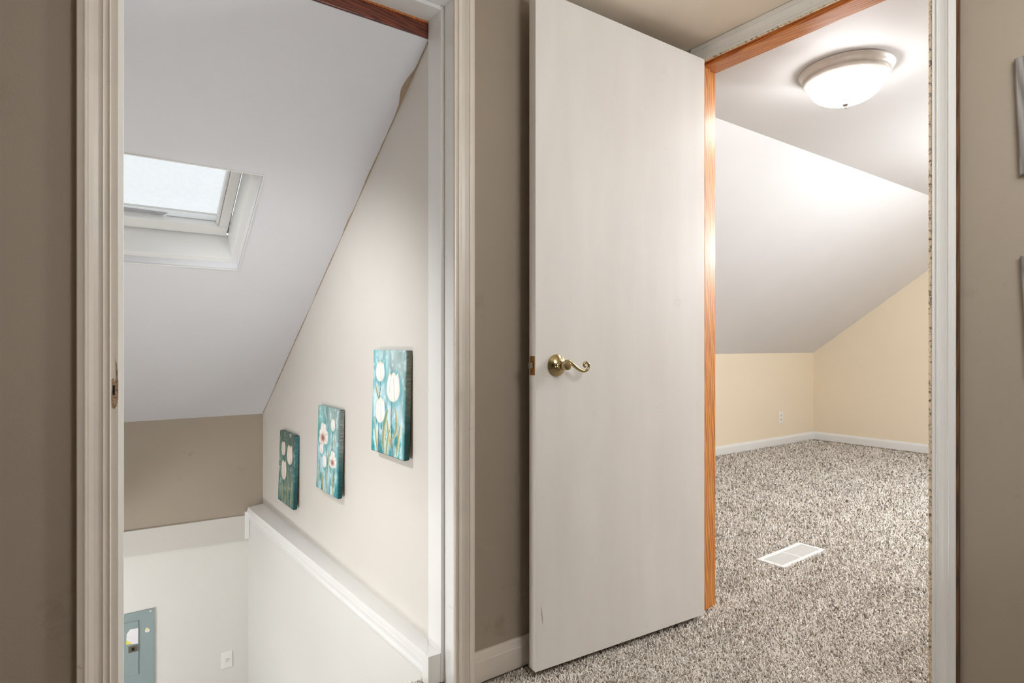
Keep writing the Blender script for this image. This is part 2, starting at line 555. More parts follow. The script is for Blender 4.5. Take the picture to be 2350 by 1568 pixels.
# bedroom baseboards
def baseprof(h=0.083, t=0.012):
    return [(0, 0), (t, 0), (t, h * 0.72), (t * 0.85, h * 0.82), (t * 0.5, h * 0.93), (t * 0.4, h), (0, h)]
b = MB().prism(baseprof(0.084), lambda u, v, t: (t, KNEE - u, v), W2B, FARX - 0.0)
struct(b.build('baseboard_room_left', 'trim_clean'), 'white baseboard along the knee wall', 'baseboard')
b = MB().prism(baseprof(0.084), lambda u, v, t: (FARX - u, t, v), -3.1, KNEE - 0.012)
struct(b.build('baseboard_room_back', 'trim_clean'), 'white baseboard along the gable wall', 'baseboard')
# hall baseboards
def hallprof(h=0.089, t=0.013):
    return [(0, 0), (t, 0), (t, h * 0.70), (t * 0.96, h * 0.715), (t * 0.9, h * 0.72), (t * 0.75, h * 0.95), (t * 0.6, h), (0, h)]
b = MB().prism(hallprof(), lambda u, v, t: (t, W1 - u, v), 0.939, W2)
struct(b.build('baseboard_left', 'trim_old'), 'worn white baseboard behind the open door', 'baseboard')
b = MB().prism(hallprof(), lambda u, v, t: (W2 - u, t, v), -2.2, 0.585)
struct(b.build('baseboard_right', 'trim_old'), 'worn white baseboard under the grey picture frames', 'baseboard')
b = MB().prism(hallprof(), lambda u, v, t: (t, W1 - u, v), -1.1, -0.0106)
struct(b.build('baseboard_left_end', 'trim_old'), 'worn white baseboard left of the stair doorway', 'baseboard')

# ------------------------------------------------------------------ stairwell shell
ZL = -2.1
w = MB()
y0, y1 = W1B, 3.66
w.hexa([(pw(y0), y0, 0.0), (pw(y0) + 0.1, y0, 0.0), (pw(y1) + 0.1, y1, 0.0), (pw(y1), y1, 0.0),
        (pw(y0), y0, sz(y0) + 0.08), (pw(y0) + 0.1, y0, sz(y0) + 0.08), (pw(y1) + 0.1, y1, sz(y1) + 0.08), (pw(y1), y1, sz(y1) + 0.08)])
struct(w.build('wall_stair_right', 'stair_beige'), 'beige stairwell wall carrying the three flower canvases', 'wall')
struct(box('wall_stair_back', (-0.35, 3.652, -0.08), (0.95, 3.75, 0.70), 'beige'), 'beige knee wall at the far end of the stairwell', 'wall')  # same paint as the side wall, darkened to put shade into the colour
struct(box('wall_stair_left', (-0.35, W1B, -0.10), (-0.25, 3.66, 2.05), 'stair_beige'), 'beige stairwell wall on the side of the skylight', 'wall')
struct(box('wall_lower_back', (-2.4, 3.664, ZL), (0.95, 3.76, -0.08), 'stair_low'), 'cream wall of the lower stairwell with the electrical panel', 'wall')
w = MB()
w.hexa([(0.840, 1.585, ZL), (0.98, 1.585, ZL), (0.98, 3.67, ZL), (0.7715, 3.67, ZL),
        (0.840, 1.585, 0.03), (0.98, 1.585, 0.03), (0.98, 3.67, 0.03), (0.7715, 3.67, 0.03)])
struct(w.build('wall_lower_right', 'stair_low'), 'cream wall under the white ledge of the stairwell', 'wall')
struct(box('ceiling_lower', (-2.4, 1.5, -0.10), (-0.25, 3.70, -0.04), 'ceil_white'), 'white ceiling of the lower floor', 'ceiling')
struct(box('wall_lower_left', (-2.4, 1.5, ZL), (-2.3, 3.70, -0.08), 'stair_low'), 'cream far left wall of the lower floor', 'wall')
struct(box('wall_lower_front', (-2.4, 1.5, ZL), (0.95, 1.575, -0.11), 'stair_low'), 'cream wall of the lower floor under the hall', 'wall')
struct(box('floor_lower', (-2.4, 1.5, ZL - 0.1), (0.98, 3.76, ZL), 'carpet'), 'carpeted floor of the lower level', 'floor')
# stairs descending away from the doorway
st = empty('stairs', (0.3, 1.62, ZL))
struct(st, 'carpeted stairs going down from the doorway', 'stairs')
for i in range(8):
    zt = -0.2 * (i + 1)
    ya = 1.60 + 0.2 * i
    box('stair_step', (-0.55, ya - 1.62, 0.0), (0.468 - 0.0068 * i, ya - 1.62 + 0.2, zt - ZL), 'carpet', st)

# sloped ceiling with the hole of the skylight
HX0, HX1, HY0, HY1 = -0.14, 0.508, 2.184, 2.606
def sp(x, y, d=0.0):
    q = 1 / math.hypot(1, SLOPE)
    return (x, y + d * SLOPE * q, sz(y) + d * q)
m = MB()
outer = [(-0.40, 1.651), (0.98, 1.651), (0.98, 3.74), (-0.40, 3.74)]
hole = [(HX0, HY0), (HX1, HY0), (HX1, HY1), (HX0, HY1)]
for d in (0.0, 0.035):
    m.add([sp(a, b_, d) for a, b_ in outer] + [sp(a, b_, d) for a, b_ in hole],
          [(i, (i + 1) % 4, 4 + (i + 1) % 4, 4 + i) for i in range(4)])
m.f += [(i, (i + 1) % 4, 8 + (i + 1) % 4, 8 + i) for i in range(4)]
m.f += [(4 + i, 4 + (i + 1) % 4, 12 + (i + 1) % 4, 12 + i) for i in range(4)]
struct(m.build('ceiling_stair', 'slope_white'), 'white sloped stairwell ceiling around the skylight', 'ceiling')

cst = bpy.data.objects['ceiling_stair']
ny_ = 120
yy_ = np.linspace(1.655, 3.645, ny_)
nz_ = np.convolve(rng.normal(0, 1, ny_ + 8), np.ones(5) / 5, 'same')[4:-4]
ww_ = 0.0035 + 0.0022 * nz_ + 0.018 * np.exp(-((yy_ - 1.80) / 0.045) ** 2)
ww_ = np.clip(ww_, 0.001, 0.03)
m = MB()
m.add([sp(pw(y) - w_, y, -0.0012) for y, w_ in zip(yy_, ww_)] + [sp(pw(y) + 0.002, y, -0.0012) for y in yy_] + [sp(pw(y) - w_, y, 0.001) for y, w_ in zip(yy_, ww_)],
      [(i, i + 1, ny_ + i + 1, ny_ + i) for i in range(ny_ - 1)] + [(i, i + 1, 2 * ny_ + i + 1, 2 * ny_ + i) for i in range(ny_ - 1)])
m.build('caulk_line', 'caulk', cst)
# skylight
sky = empty('window_1', sp(HX0, HY1))
struct(sky, 'white framed skylight set deep in the sloped stairwell ceiling', 'skylight')
q = 1 / math.hypot(1, SLOPE)
o0 = Vector(sp(HX0, HY1))
EX, EU, EN = Vector((1, 0, 0)), Vector((0, -q, q * SLOPE)), Vector((0, q * SLOPE, q))
HW, HL = HX1 - HX0, (HY1 - HY0) / q
def skybox(name, lo, hi, mat, bevel=0.0):
    ps = []
    for c in (lo[2], hi[2]):
        for a, b_ in ((lo[0], lo[1]), (hi[0], lo[1]), (hi[0], hi[1]), (lo[0], hi[1])):
            ps.append(EX * a + EU * b_ + EN * c)
    return MB().hexa(ps).build(name, mat, sky, bevel)
bw, d0, d1 = 0.025, 0.033, 0.16
skybox('jamb_board', (-0.0, 0.0, d0), (HW, bw, d1), 'trim_clean', 0.0015)
skybox('jamb_board', (0.0, HL - bw, d0), (HW, HL, d1), 'trim_clean', 0.0015)
skybox('jamb_board', (0.0, bw, d0 + 0.001), (bw, HL - bw, d1), 'trim_clean', 0.0015)
skybox('jamb_board', (HW - bw, bw, d0 + 0.001), (HW, HL - bw, d1), 'trim_clean', 0.0015)
# thin edge bead round the ceiling hole
e = 0.004
skybox('edge_bead', (0, -e, -0.003), (HW + e, 0.0, 0.003), 'trim_clean')
skybox('edge_bead', (HW, 0.0, -0.003), (HW + e, HL, 0.003), 'trim_clean')
skybox('edge_bead', (0, HL, -0.003), (HW + e, HL + e, 0.003), 'trim_clean')
# sash
s0, s1 = d1 - 0.012, d1 + 0.05
skybox('sash_rail', (bw + 0.006, bw + 0.006, s0), (HW - bw - 0.006, bw + 0.056, s1), 'trim_clean', 0.004)
skybox('sash_rail', (bw + 0.006, HL - bw - 0.05, s0), (HW - bw - 0.006, HL - bw - 0.006, s1), 'trim_clean', 0.004)
skybox('sash_stile', (bw + 0.006, bw + 0.056, s0), (bw + 0.04, HL - bw - 0.05, s1), 'trim_clean', 0.004)
skybox('sash_stile', (HW - bw - 0.04, bw + 0.056, s0), (HW - bw - 0.006, HL - bw - 0.05, s1), 'trim_clean', 0.004)
skybox('glazing_bead', (HW - bw - 0.05, bw + 0.058, s0 + 0.012), (HW - bw - 0.041, HL - bw - 0.05, s1 - 0.02), 'trim_clean', 0.002)
skybox('pane', (bw + 0.03, bw + 0.05, s0 + 0.028), (HW - bw - 0.03, HL - bw - 0.04, s0 + 0.034), 'pane')
# old sealant left on the lower edge of the pane
zr = s0 + 0.0275
outl = [(0.045, 0.003), (0.10, 0.0015), (0.24, 0.0), (0.375, -0.001), (0.385, 0.001), (0.40, 0.017), (0.33, 0.020), (0.24, 0.022), (0.15, 0.024), (0.12, 0.021), (0.10, 0.023), (0.085, 0.019), (0.09, 0.012), (0.06, 0.010)]
outl = [(a + 0.005, b_ + bw + 0.058) for a, b_ in outl]
MB().prism(outl, lambda u, v, t: tuple(EX * u + EU * v + EN * t), zr - 0.0015, zr).build('sealant_residue', 'smear', sky)
skybox('sealant_line', (0.40, bw + 0.057, zr - 0.001), (HW - bw - 0.05, bw + 0.0605, zr), 'smear')
for lo, hi in (((0.0, bw - 0.001, d1 + 0.012), (HW, bw + 0.012, d1 + 0.03)), ((0.0, HL - bw - 0.012, d1 + 0.012), (HW, HL - bw + 0.001, d1 + 0.03)),
               ((bw - 0.001, bw + 0.012, d1 + 0.012), (bw + 0.012, HL - bw - 0.012, d1 + 0.03)), ((HW - bw - 0.012, bw + 0.012, d1 + 0.012), (HW - bw + 0.001, HL - bw - 0.012, d1 + 0.03))):
    skybox('gap_strip', lo, hi, 'gap_strip')  # added strips: block the sky, dark grey paints the shade in the sash gap
skybox('outer_curb', (-0.01, -0.01, d1 + 0.05), (HW + 0.01, 0.05, d1 + 0.09), 'steel')

# ------------------------------------------------------------------ door casings
CAS = [(0, 0), (0, .007), (.002, .0095), (.0042, .0088), (.005, .0075), (.011, .0075), (.0115, .011), (.0145, .0118), (.0152, .010),
       (.022, .0102), (.030, .0122), (.038, .0155), (.0415, .0158), (.042, .0185), (.0452, .019), (.046, .0176), (.057, .0166), (.0586, .015), (.0586, 0)]
# --- stair doorway
t1 = empty('trim_1', (0.45, W1, 0))
struct(t1, 'white painted door frame of the stair doorway', 'door frame')
def loc(o, parent):
    o.location = -Vector(parent.location)
    return o
JL, JR, JH = 0.0614, 0.876, 2.013       # jamb faces
loc(MB().prism([(JL - 0.0134 - s, W1 - t) for s, t in CAS], XY, -0.005, 2.072).build('casing', 'trim_old', t1), t1)
loc(MB().prism([(0.8735 + s * 1.11, W1 - t) for s, t in CAS], XY, -0.005, 2.072).build('casing', 'trim_old', t1), t1)
loc(MB().prism([(2.02 + s, W1 - t) for s, t in CAS], lambda u, v, t: (t, v, u), 0.046, 0.8735).build('casing', 'trim_old', t1), t1)
loc(box('jamb', (JL - 0.019, W1 - 0.004, -0.01), (JL, W1B, JH + 0.015), 'trim_old', t1, 0.0015), t1)
loc(box('jamb', (JR, W1 - 0.004, -0.01), (JR + 0.019, W1B, JH + 0.015), 'trim_clean', t1, 0.0015), t1)
loc(box('head_jamb', (JL, W1 - 0.004, JH), (JR, W1B, JH + 0.017), 'trim_clean', t1), t1)
loc(box('stop', (JR - 0.012, 1.563, 0.0), (JR, W1B - 0.001, JH), 'trim_clean', t1, 0.0015), t1)
loc(box('stop', (JL, 1.563, 0.0), (JL + 0.012, W1B - 0.001, JH), 'trim_clean', t1, 0.0015), t1)
loc(box('head_stop', (JL + 0.012, 1.563, JH - 0.013), (JR - 0.012, W1B - 0.001, JH), 'trim_clean', t1, 0.0015), t1)
hb = loc(box('header_board', (JL - 0.02, W1B + 0.0005, 1.952), (pw(1.65) - 0.001, W1B + 0.055, 2.06), 'mahog', t1, 0.001), t1)
loc(box('header_edge', (JL - 0.02, W1B - 0.003, 1.994), (JR - 0.012, W1B + 0.001, 2.0), 'fir_h', t1), t1)
loc(box('strike_slot', (JL - 0.0105, W1 - 0.0052, 0.898), (JL - 0.0065, W1 + 0.004, 0.918), 'dark', t1), t1)
chip = [(0.0495, 0.872), (0.0535, 0.868), (0.0585, 0.876), (0.0608, 0.893), (0.0608, 0.925), (0.0590, 0.958), (0.0562, 0.972), (0.0572, 0.935), (0.0545, 0.925), (0.0525, 0.934), (0.0490, 0.930), (0.0505, 0.915), (0.0485, 0.895)]
loc(MB().prism(chip, XZ, W1 - 0.0046, W1 - 0.002).build('chipped_patch', 'chip', t1), t1)
for zc in (1.779, 0.988, 0.185):
    def hl(u, v, t, zc=zc):
        return (t, u, v + zc)
    hy0, hy1, hh = 1.5085, 1.546, 0.0505
    rr = 0.010
    pts = [(hy0, -hh), (hy1 - rr, -hh)] + [(hy1 - rr + rr * math.sin(a), -hh + rr - rr * math.cos(a)) for a in (0.5, 1.05)] + [(hy1, -hh + rr)]
    pts += [(hy1, hh - rr)] + [(hy1 - rr + rr * math.cos(a), hh - rr + rr * math.sin(a)) for a in (0.5, 1.05)] + [(hy1 - rr, hh), (hy0, hh)]
    lf = loc(MB().prism(pts, hl, JR - 0.0022, JR + 0.001).build('hinge_leaf', 'trim_clean', t1, 0.0004), t1)
    for yy, zz in ((1.517, 0.040), (1.531, 0.013), (1.531, -0.043), (1.517, -0.020)):
        loc(box('screw_hole', (JR - 0.0026, yy - 0.0013, zc + zz - 0.0017), (JR - 0.0015, yy + 0.0013, zc + zz + 0.0017), 'dark', lf), t1)

# --- bedroom doorway
t2 = empty('trim_2', (W2, 1.03, 0))
struct(t2, 'bedroom door frame with white casing and bare orange wood jambs', 'door frame')
DL, DR, DH = 1.4185, 0.655, 2.0685
loc(MB().prism([(W2 - t, 0.647 - s * 0.975) for s, t in CAS], XY, -0.005, HALLC - 0.004).build('casing', 'trim_clean', t2), t2)
loc(MB().prism([(W2 - t, 1.4265 + s * 0.975) for s, t in CAS], XY, -0.005, HALLC - 0.004).build('casing', 'trim', t2), t2)
loc(MB().prism([(2.0545 + s * 1.0, W2 - t) for s, t in CAS], lambda u, v, t: (v, t, u), 0.647, 1.4265).build('head_casing', 'trim', t2), t2)
loc(box('chipped_edge', (W2 - 0.0085, 0.648, 2.0500), (W2 - 0.003, 1.4265, 2.0546), 'bare_edge', t2), t2)
loc(box('chipped_edge', (W2 - 0.0048, 0.6463, 0.0), (W2 - 0.0030, 0.6552, 2.05), 'bare_edge', t2), t2)
loc(box('old_casing_edge', (W2 - 0.012, 0.5845, 0.0), (W2 + 0.001, 0.598, HALLC - 0.002), 'brown', t2), t2)
loc(box('jamb', (W2 - 0.003, DL, -0.01), (W2B + 0.006, DL + 0.019, DH + 0.019), 'fir_v', t2, 0.001), t2)
loc(box('jamb', (W2 - 0.003, DR - 0.019, -0.01), (W2B + 0.006, DR, DH + 0.019), 'fir_v', t2, 0.001), t2)
loc(box('head_jamb', (W2 - 0.003, DR, DH), (W2B + 0.006, DL, DH + 0.019), 'fir_h', t2, 0.001), t2)
loc(box('head_stop', (W2 + 0.042, DR + 0.011, DH - 0.012), (W2B + 0.006, DL - 0.001, DH), 'fir_h', t2, 0.0015), t2)
loc(box('stop', (W2 + 0.042, DL - 0.011, 0.0), (W2 + 0.075, DL, DH - 0.012), 'fir_v', t2, 0.0015), t2)
loc(box('stop', (W2 + 0.042, DR, 0.0), (W2 + 0.075, DR + 0.011, DH - 0.012), 'fir_v', t2, 0.0015), t2)

# ------------------------------------------------------------------ ledge and skirt of the stairwell
t3 = empty('trim_3', (0.8, 2.6, 0))
struct(t3, 'white moulded ledge running along the stairwell wall', 'ledge')
fa, fb = (0.8225, 1.577), (0.757, 3.612)        # front edge, near and far
def fx(y):
    return fa[0] + (fb[0] - fa[0]) * (y - fa[1]) / (fb[1] - fa[1])
cap = [(fx(1.577), 1.577), (pw(1.662) + 0.002, 1.662), (pw(3.652) + 0.002, 3.6515), (fx(3.612), 3.612)]
loc(MB().prism(cap, XY, 0.070, 0.090).build('cap_board', 'trim_clean', t3, 0.002), t3)
prof = [(0.030, 0.071), (0.004, 0.071), (0.003, 0.062), (0.006, 0.060), (0.0045, 0.056), (0.010, 0.052), (0.0105, 0.048), (0.012, 0.047),
        (0.013, 0.030), (0.0115, 0.026), (0.0085, 0.024), (0.0085, 0.017), (0.011, 0.014), (0.030, 0.013)]
ya, yb = 1.566, 3.64
def mould(u, v, t):
    y = ya + (yb - ya) * t
    return (fx(y) + u, y, v)
loc(MB().prism(prof, mould, 0.0, 1.0).build('moulding', 'trim_clean', t3, 0.0), t3)
loc(box('end_block', (0.748, 3.632, -0.095), (0.7715, 3.655, 0.060), 'trim_clean', t3, 0.002), t3)
loc(MB().prism([(0.8232, 1.5650), (0.8655, 1.5650), (0.8655, 1.66), (0.8215, 1.60)], XY, 0.0, 0.0875).build('end_block', 'trim_clean', t3, 0.002), t3)
t4 = MB()
t4.hexa([(-0.30, 3.640, -0.070), (0.755, 3.640, -0.0945), (0.755, 3.665, -0.0945), (-0.30, 3.665, -0.070),
         (-0.30, 3.640, 0.0565), (0.755, 3.640, 0.0385), (0.755, 3.665, 0.0385), (-0.30, 3.665, 0.0565)])
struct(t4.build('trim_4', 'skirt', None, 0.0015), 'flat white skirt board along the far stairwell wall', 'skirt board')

# ------------------------------------------------------------------ open door
dr = empty('door_1', (1.846, 1.3612, 0), math.radians(175.88))
struct(dr, 'white flush door standing open into the hall', 'door')
DWID = 0.7435
zt0, zt1 = 2.0492, 2.0790
MB().hexa([(0, -0.035, 0.0195), (DWID, -0.035, 0.0195), (DWID, 0, 0.0195), (0, 0, 0.0195),
           (0, -0.035, zt0), (DWID, -0.035, zt1), (DWID, 0, zt1), (0, 0, zt0)]).build('slab', 'door', dr, 0.0012)
hx, hz = 0.6665, 0.9415                    # handle centre
def hf(x, y, z):                           # lathe axis -> out of the door face
    return (hx + x, z, hz + y)
MB().lathe([(0.0, -0.001), (0.0335, -0.001), (0.0338, 0.003), (0.032, 0.005), (0.0305, 0.0058), (0.026, 0.0105), (0.020, 0.014), (0.0165, 0.0155), (0.0162, 0.018), (0.0145, 0.019), (0.0, 0.019)], 48, hf).build('rose', 'brass', dr, smooth=True)
MB().lathe([(0.0, 0.018), (0.0125, 0.018), (0.0105, 0.022), (0.0095, 0.030), (0.0105, 0.036), (0.0, 0.036)], 32, hf).build('neck', 'brass', dr, smooth=True)
MB().lathe([(0.0, 0.034), (0.0115, 0.034), (0.0135, 0.037), (0.0135, 0.056), (0.0125, 0.0595), (0.0095, 0.0605), (0.0, 0.0605)], 32, hf).build('hub', 'brass', dr, smooth=True)
MB().lathe([(0.0, 0.0), (0.0042, 0.0), (0.0042, 0.0065), (0.0, 0.0065)], 12, lambda x, y, z: (hx + 0.0225 + x, 0.0072 + z, hz + 0.001 + y)).build('rose_hole', 'dark', dr)
# lever with scrolled end (toward the hinge: -x)
path = [(0.0, 0.012), (0.010, 0.0125), (0.020, 0.0085), (0.032, 0.000), (0.046, -0.0095), (0.058, -0.0150), (0.068, -0.0175), (0.078, -0.0165), (0.0855, -0.0105), (0.0885, -0.002), (0.086, 0.0055), (0.079, 0.009), (0.0715, 0.0065), (0.0690, 0.0005), (0.0720, -0.0035), (0.0765, -0.0025)]
rads = [0.005, 0.006, 0.0062, 0.0062, 0.0056, 0.005, 0.0046, 0.0043, 0.0042, 0.0041, 0.004, 0.0039, 0.0038, 0.0037, 0.0038, 0.004]
pp, rr = [], []
for i in range(len(path) - 1):
    p0, p1, p2, p3 = path[max(i - 1, 0)], path[i], path[i + 1], path[min(i + 2, len(path) - 1)]
    for s in (0, 0.25, 0.5, 0.75):
        f = lambda a, b_, c, d: 0.5 * (2 * b_ + (c - a) * s + (2 * a - 5 * b_ + 4 * c - d) * s * s + (3 * b_ - a - 3 * c + d) * s ** 3)
        pp.append((hx - f(p0[0], p1[0], p2[0], p3[0]), 0.0475, hz + f(p0[1], p1[1], p2[1], p3[1])))
        rr.append(rads[i] + (rads[i + 1] - rads[i]) * s)
MB().tube(pp, rr, 12).build('lever', 'brass', dr, smooth=True)
# latch on the free edge
lp = box('latch_plate', (DWID - 0.0012, -0.0295, hz - 0.029), (DWID + 0.0012, -0.004, hz + 0.029), 'brass_plate', dr, 0.0006)
box('latch_bolt', (DWID + 0.0005, -0.0245, hz - 0.0075), (DWID + 0.0105, -0.0105, hz + 0.0085), 'steel', lp, 0.001)
for s in (-1, 1):
    MB().lathe([(0.0, 0.0), (0.0036, 0.0), (0.003, 0.0012), (0.0, 0.0013)], 14, lambda x, y, z, s=s: (DWID + 0.0011 + z, -0.0168 + x, hz + 0.0195 * s + y)).build('screw', 'brass', lp)
    box('screw_slot', (DWID + 0.0018, -0.0174, hz + 0.0195 * s - 0.0028), (DWID + 0.0028, -0.0162, hz + 0.0195 * s + 0.0028), 'dark', lp)
# scratch near the lower corner: a shallow scuff of dark rubber
sc_pts = [(0.7295, 0.2), (0.7285, 0.18), (0.7268, 0.165), (0.7245, 0.145)]
MB().tube([(x - 0.008, 0.0, z + 0.012) for x, z in sc_pts], [0.0003, 0.0009, 0.001, 0.0003], 6).build('scuff_mark', 'steel', dr)

# ------------------------------------------------------------------ flower canvases
PW_, PH_ = 0.262, 0.358
GX, GY = 110, 240

def fbm(nx, ny, cells, seed, octs=4, stretch=1.0):
    r = np.random.default_rng(seed)
    out = np.zeros((ny, nx))
    amp, tot = 1.0, 0
    for o in range(octs):
        cx_, cy_ = int(cells * 2 ** o) + 2, int(cells * 2 ** o * stretch) + 2
        g = r.uniform(0, 1, (cy_, cx_))
        u = np.linspace(0, cx_ - 1.001, nx); v = np.linspace(0, cy_ - 1.001, ny)
        iu, iv = u.astype(int), v.astype(int)
        fu, fv = u - iu, v - iv
        fu = fu * fu * (3 - 2 * fu); fv = fv * fv * (3 - 2 * fv)
        a = g[iv][:, iu] * (1 - fu) + g[iv][:, iu + 1] * fu
        b_ = g[iv + 1][:, iu] * (1 - fu) + g[iv + 1][:, iu + 1] * fu
        out += amp * (a * (1 - fv)[:, None] + b_ * fv[:, None])
        tot += amp
        amp *= 0.55
    return out / tot

def lerp(a, b_, t):
    return a + (b_ - a) * t[..., None]

def make_print(seed, top, mid, low, deep, gray, blooms, stems, leaves):
    u, v = np.meshgrid(np.linspace(0, 1, GX), np.linspace(0, 1, GY))
    n1, n2, n3 = fbm(GX, GY, 3, seed, 5), fbm(GX, GY, 6, seed + 1, 4), fbm(GX, GY, 10, seed + 2, 3, 0.3)
    A = lambda c: np.array(c) / 255.0
    c = lerp(np.broadcast_to(A(mid), (GY, GX, 3)), np.broadcast_to(A(top), (GY, GX, 3)), np.clip((v - 0.5) * 2.2 + (n1 - 0.5) * 1.2, 0, 1))
    c = lerp(c, np.broadcast_to(A(gray), (GY, GX, 3)), np.clip((u - 0.35) * 1.3 + (v - 0.8) * 2.2 + (n2 - 0.5), 0, 0.75))
    c = lerp(c, np.broadcast_to(A(low), (GY, GX, 3)), np.clip((0.40 - v) * 1.3 + (n1 - 0.5) * 2.6, 0, 0.75))
    c = lerp(c, np.broadcast_to(A(deep), (GY, GX, 3)), np.clip((0.16 - v) * 3.0 + (n2 - 0.57) * 4.5, 0, 0.9))
    edge = np.clip((0.08 - np.minimum(u, 1 - u)) * 8, 0, 0.5) * np.clip(1.3 - v, 0.2, 1)
    c = lerp(c, np.broadcast_to(A(deep), (GY, GX, 3)), edge)
    c *= (0.78 + 0.42 * n3)[..., None]
    fl_ = fbm(GX, GY, 14, seed + 5, 3)
    c = lerp(c, np.broadcast_to(A((226, 238, 240)), (GY, GX, 3)), np.clip((fl_ - 0.56) * 4, 0, 0.55) * np.clip(v * 2.5, 0.25, 1))
    def stroke(pts, w0, w1, colr, hi=None):
        nonlocal c
        pts = np.array(pts, float)
        m = 60
        t = np.linspace(0, 1, m)
        if len(pts) == 3:
            p = ((1 - t) ** 2)[:, None] * pts[0] + (2 * t * (1 - t))[:, None] * pts[1] + (t ** 2)[:, None] * pts[2]
        else:
            p = (1 - t)[:, None] * pts[0] + t[:, None] * pts[1]
        asp = PW_ / PH_
        best = np.full(u.shape, 9.0); bt = np.zeros(u.shape); sd = np.zeros(u.shape)
        for i in range(m):
            dx = (u - p[i, 0]) * asp; dy = v - p[i, 1]
            dd = np.hypot(dx, dy)
            k_ = dd < best
            best[k_] = dd[k_]; bt[k_] = t[i]; sd[k_] = dx[k_]
        wid = (w0 + (w1 - w0) * bt) if hi is None else 1.35 * w0 * np.sin(np.pi * np.clip(0.12 + 0.88 * (1 - bt), 0, 1)) ** 0.8 + 0.001
        mask = np.clip((wid - best) / 0.0028 + 0.5, 0, 1)
        cc = np.broadcast_to(A(colr), c.shape)
        if hi is not None:
            cc = lerp(cc, np.broadcast_to(A(hi), c.shape), np.clip(0.5 + sd / (wid + 1e-4) * 0.6 + (n3 - 0.5), 0, 1))
            cc = cc * (1 - 0.45 * np.exp(-(best / 0.002) ** 2))[..., None]
        c = lerp(c, cc, mask)
    for l_ in leaves:
        stroke(*l_)
    for s_ in stems:
        stroke(s_, 0.0045, 0.006, (44, 58, 62))
        stroke([(a + 0.012, b_) for a, b_ in s_], 0.0018, 0.002, (120, 134, 116))
    for bl in blooms:
        cu, cv, hw, hh, kind = bl[:5]
        tint = A(bl[5]) if len(bl) > 5 else A((246, 240, 234))
        a = (u - cu) / hw; b_ = (v - cv) / hh
        if kind == 'tulip':
            wv = np.where(b_ < -0.2, np.sqrt(np.clip(1 - ((b_ + 0.2) / 0.8) ** 2, 0, 1)), 1 - 0.34 * np.clip((b_ + 0.2) / 1.2, 0, 2) ** 1.7)
            topl = 0.80 + 0.2 * np.abs(np.cos(a * 4.2 + seed))
            mk = np.clip((wv - np.abs(a)) / 0.07, 0, 1) * np.clip((topl - b_) / 0.05, 0, 1) * (b_ > -1.0)
            sh = 1 - 0.16 * np.exp(-((a - 0.12 + 0.15 * b_) / 0.05) ** 2) * (b_ < 0.6) - 0.12 * np.exp(-((a + 0.45 - 0.2 * b_) / 0.06) ** 2) * (b_ > -0.4) - 0.16 * np.clip(np.abs(a) / np.maximum(wv, .05) - 0.7, 0, 1) - 0.06 * np.clip(-b_, 0, 1)
        else:
            ang = np.arctan2(b_, a); r_ = np.hypot(a, b_)
            lim = 0.86 + 0.10 * np.sin(3 * ang + seed) + 0.06 * np.sin(7 * ang)
            mk = np.clip((lim - r_) / 0.06, 0, 1)
            sh = 1 - 0.1 * np.abs(np.sin(4 * ang + 1.0)) ** 8 - 0.14 * np.clip(r_ - 0.7, 0, 1)
        sh = sh * (0.95 + 0.1 * n2)
        shadow = np.clip(1.25 - np.hypot((u - cu - 0.02) / (hw * 1.1), (v - cv + 0.02) / (hh * 1.1)), 0, 0.25)
        c = lerp(c, np.broadcast_to(A(deep), c.shape), shadow * 1.2)
        cc = np.clip(sh, 0, 1)[..., None] * tint
        if kind == 'open':
            core = np.exp(-(np.hypot((a + 0.12) / 0.34, (b_ + 0.25) / 0.26)) ** 2)
            cc = lerp(cc, np.broadcast_to(A((150, 88, 72)), cc.shape), np.clip(core * 1.1, 0, 0.9))
        if kind == 'tulip':
            tipm = np.exp(-((b_ - 0.82) / 0.12) ** 2) * 0.35 * (n2 > 0.45)
            cc = lerp(cc, np.broadcast_to(A((196, 168, 138)), cc.shape), tipm)
        c = lerp(c, cc, mk)
    return np.clip(c, 0, 1)

def lin(c):
    return np.where(c <= 0.04045, c / 12.92, ((c + 0.055) / 1.055) ** 2.4)

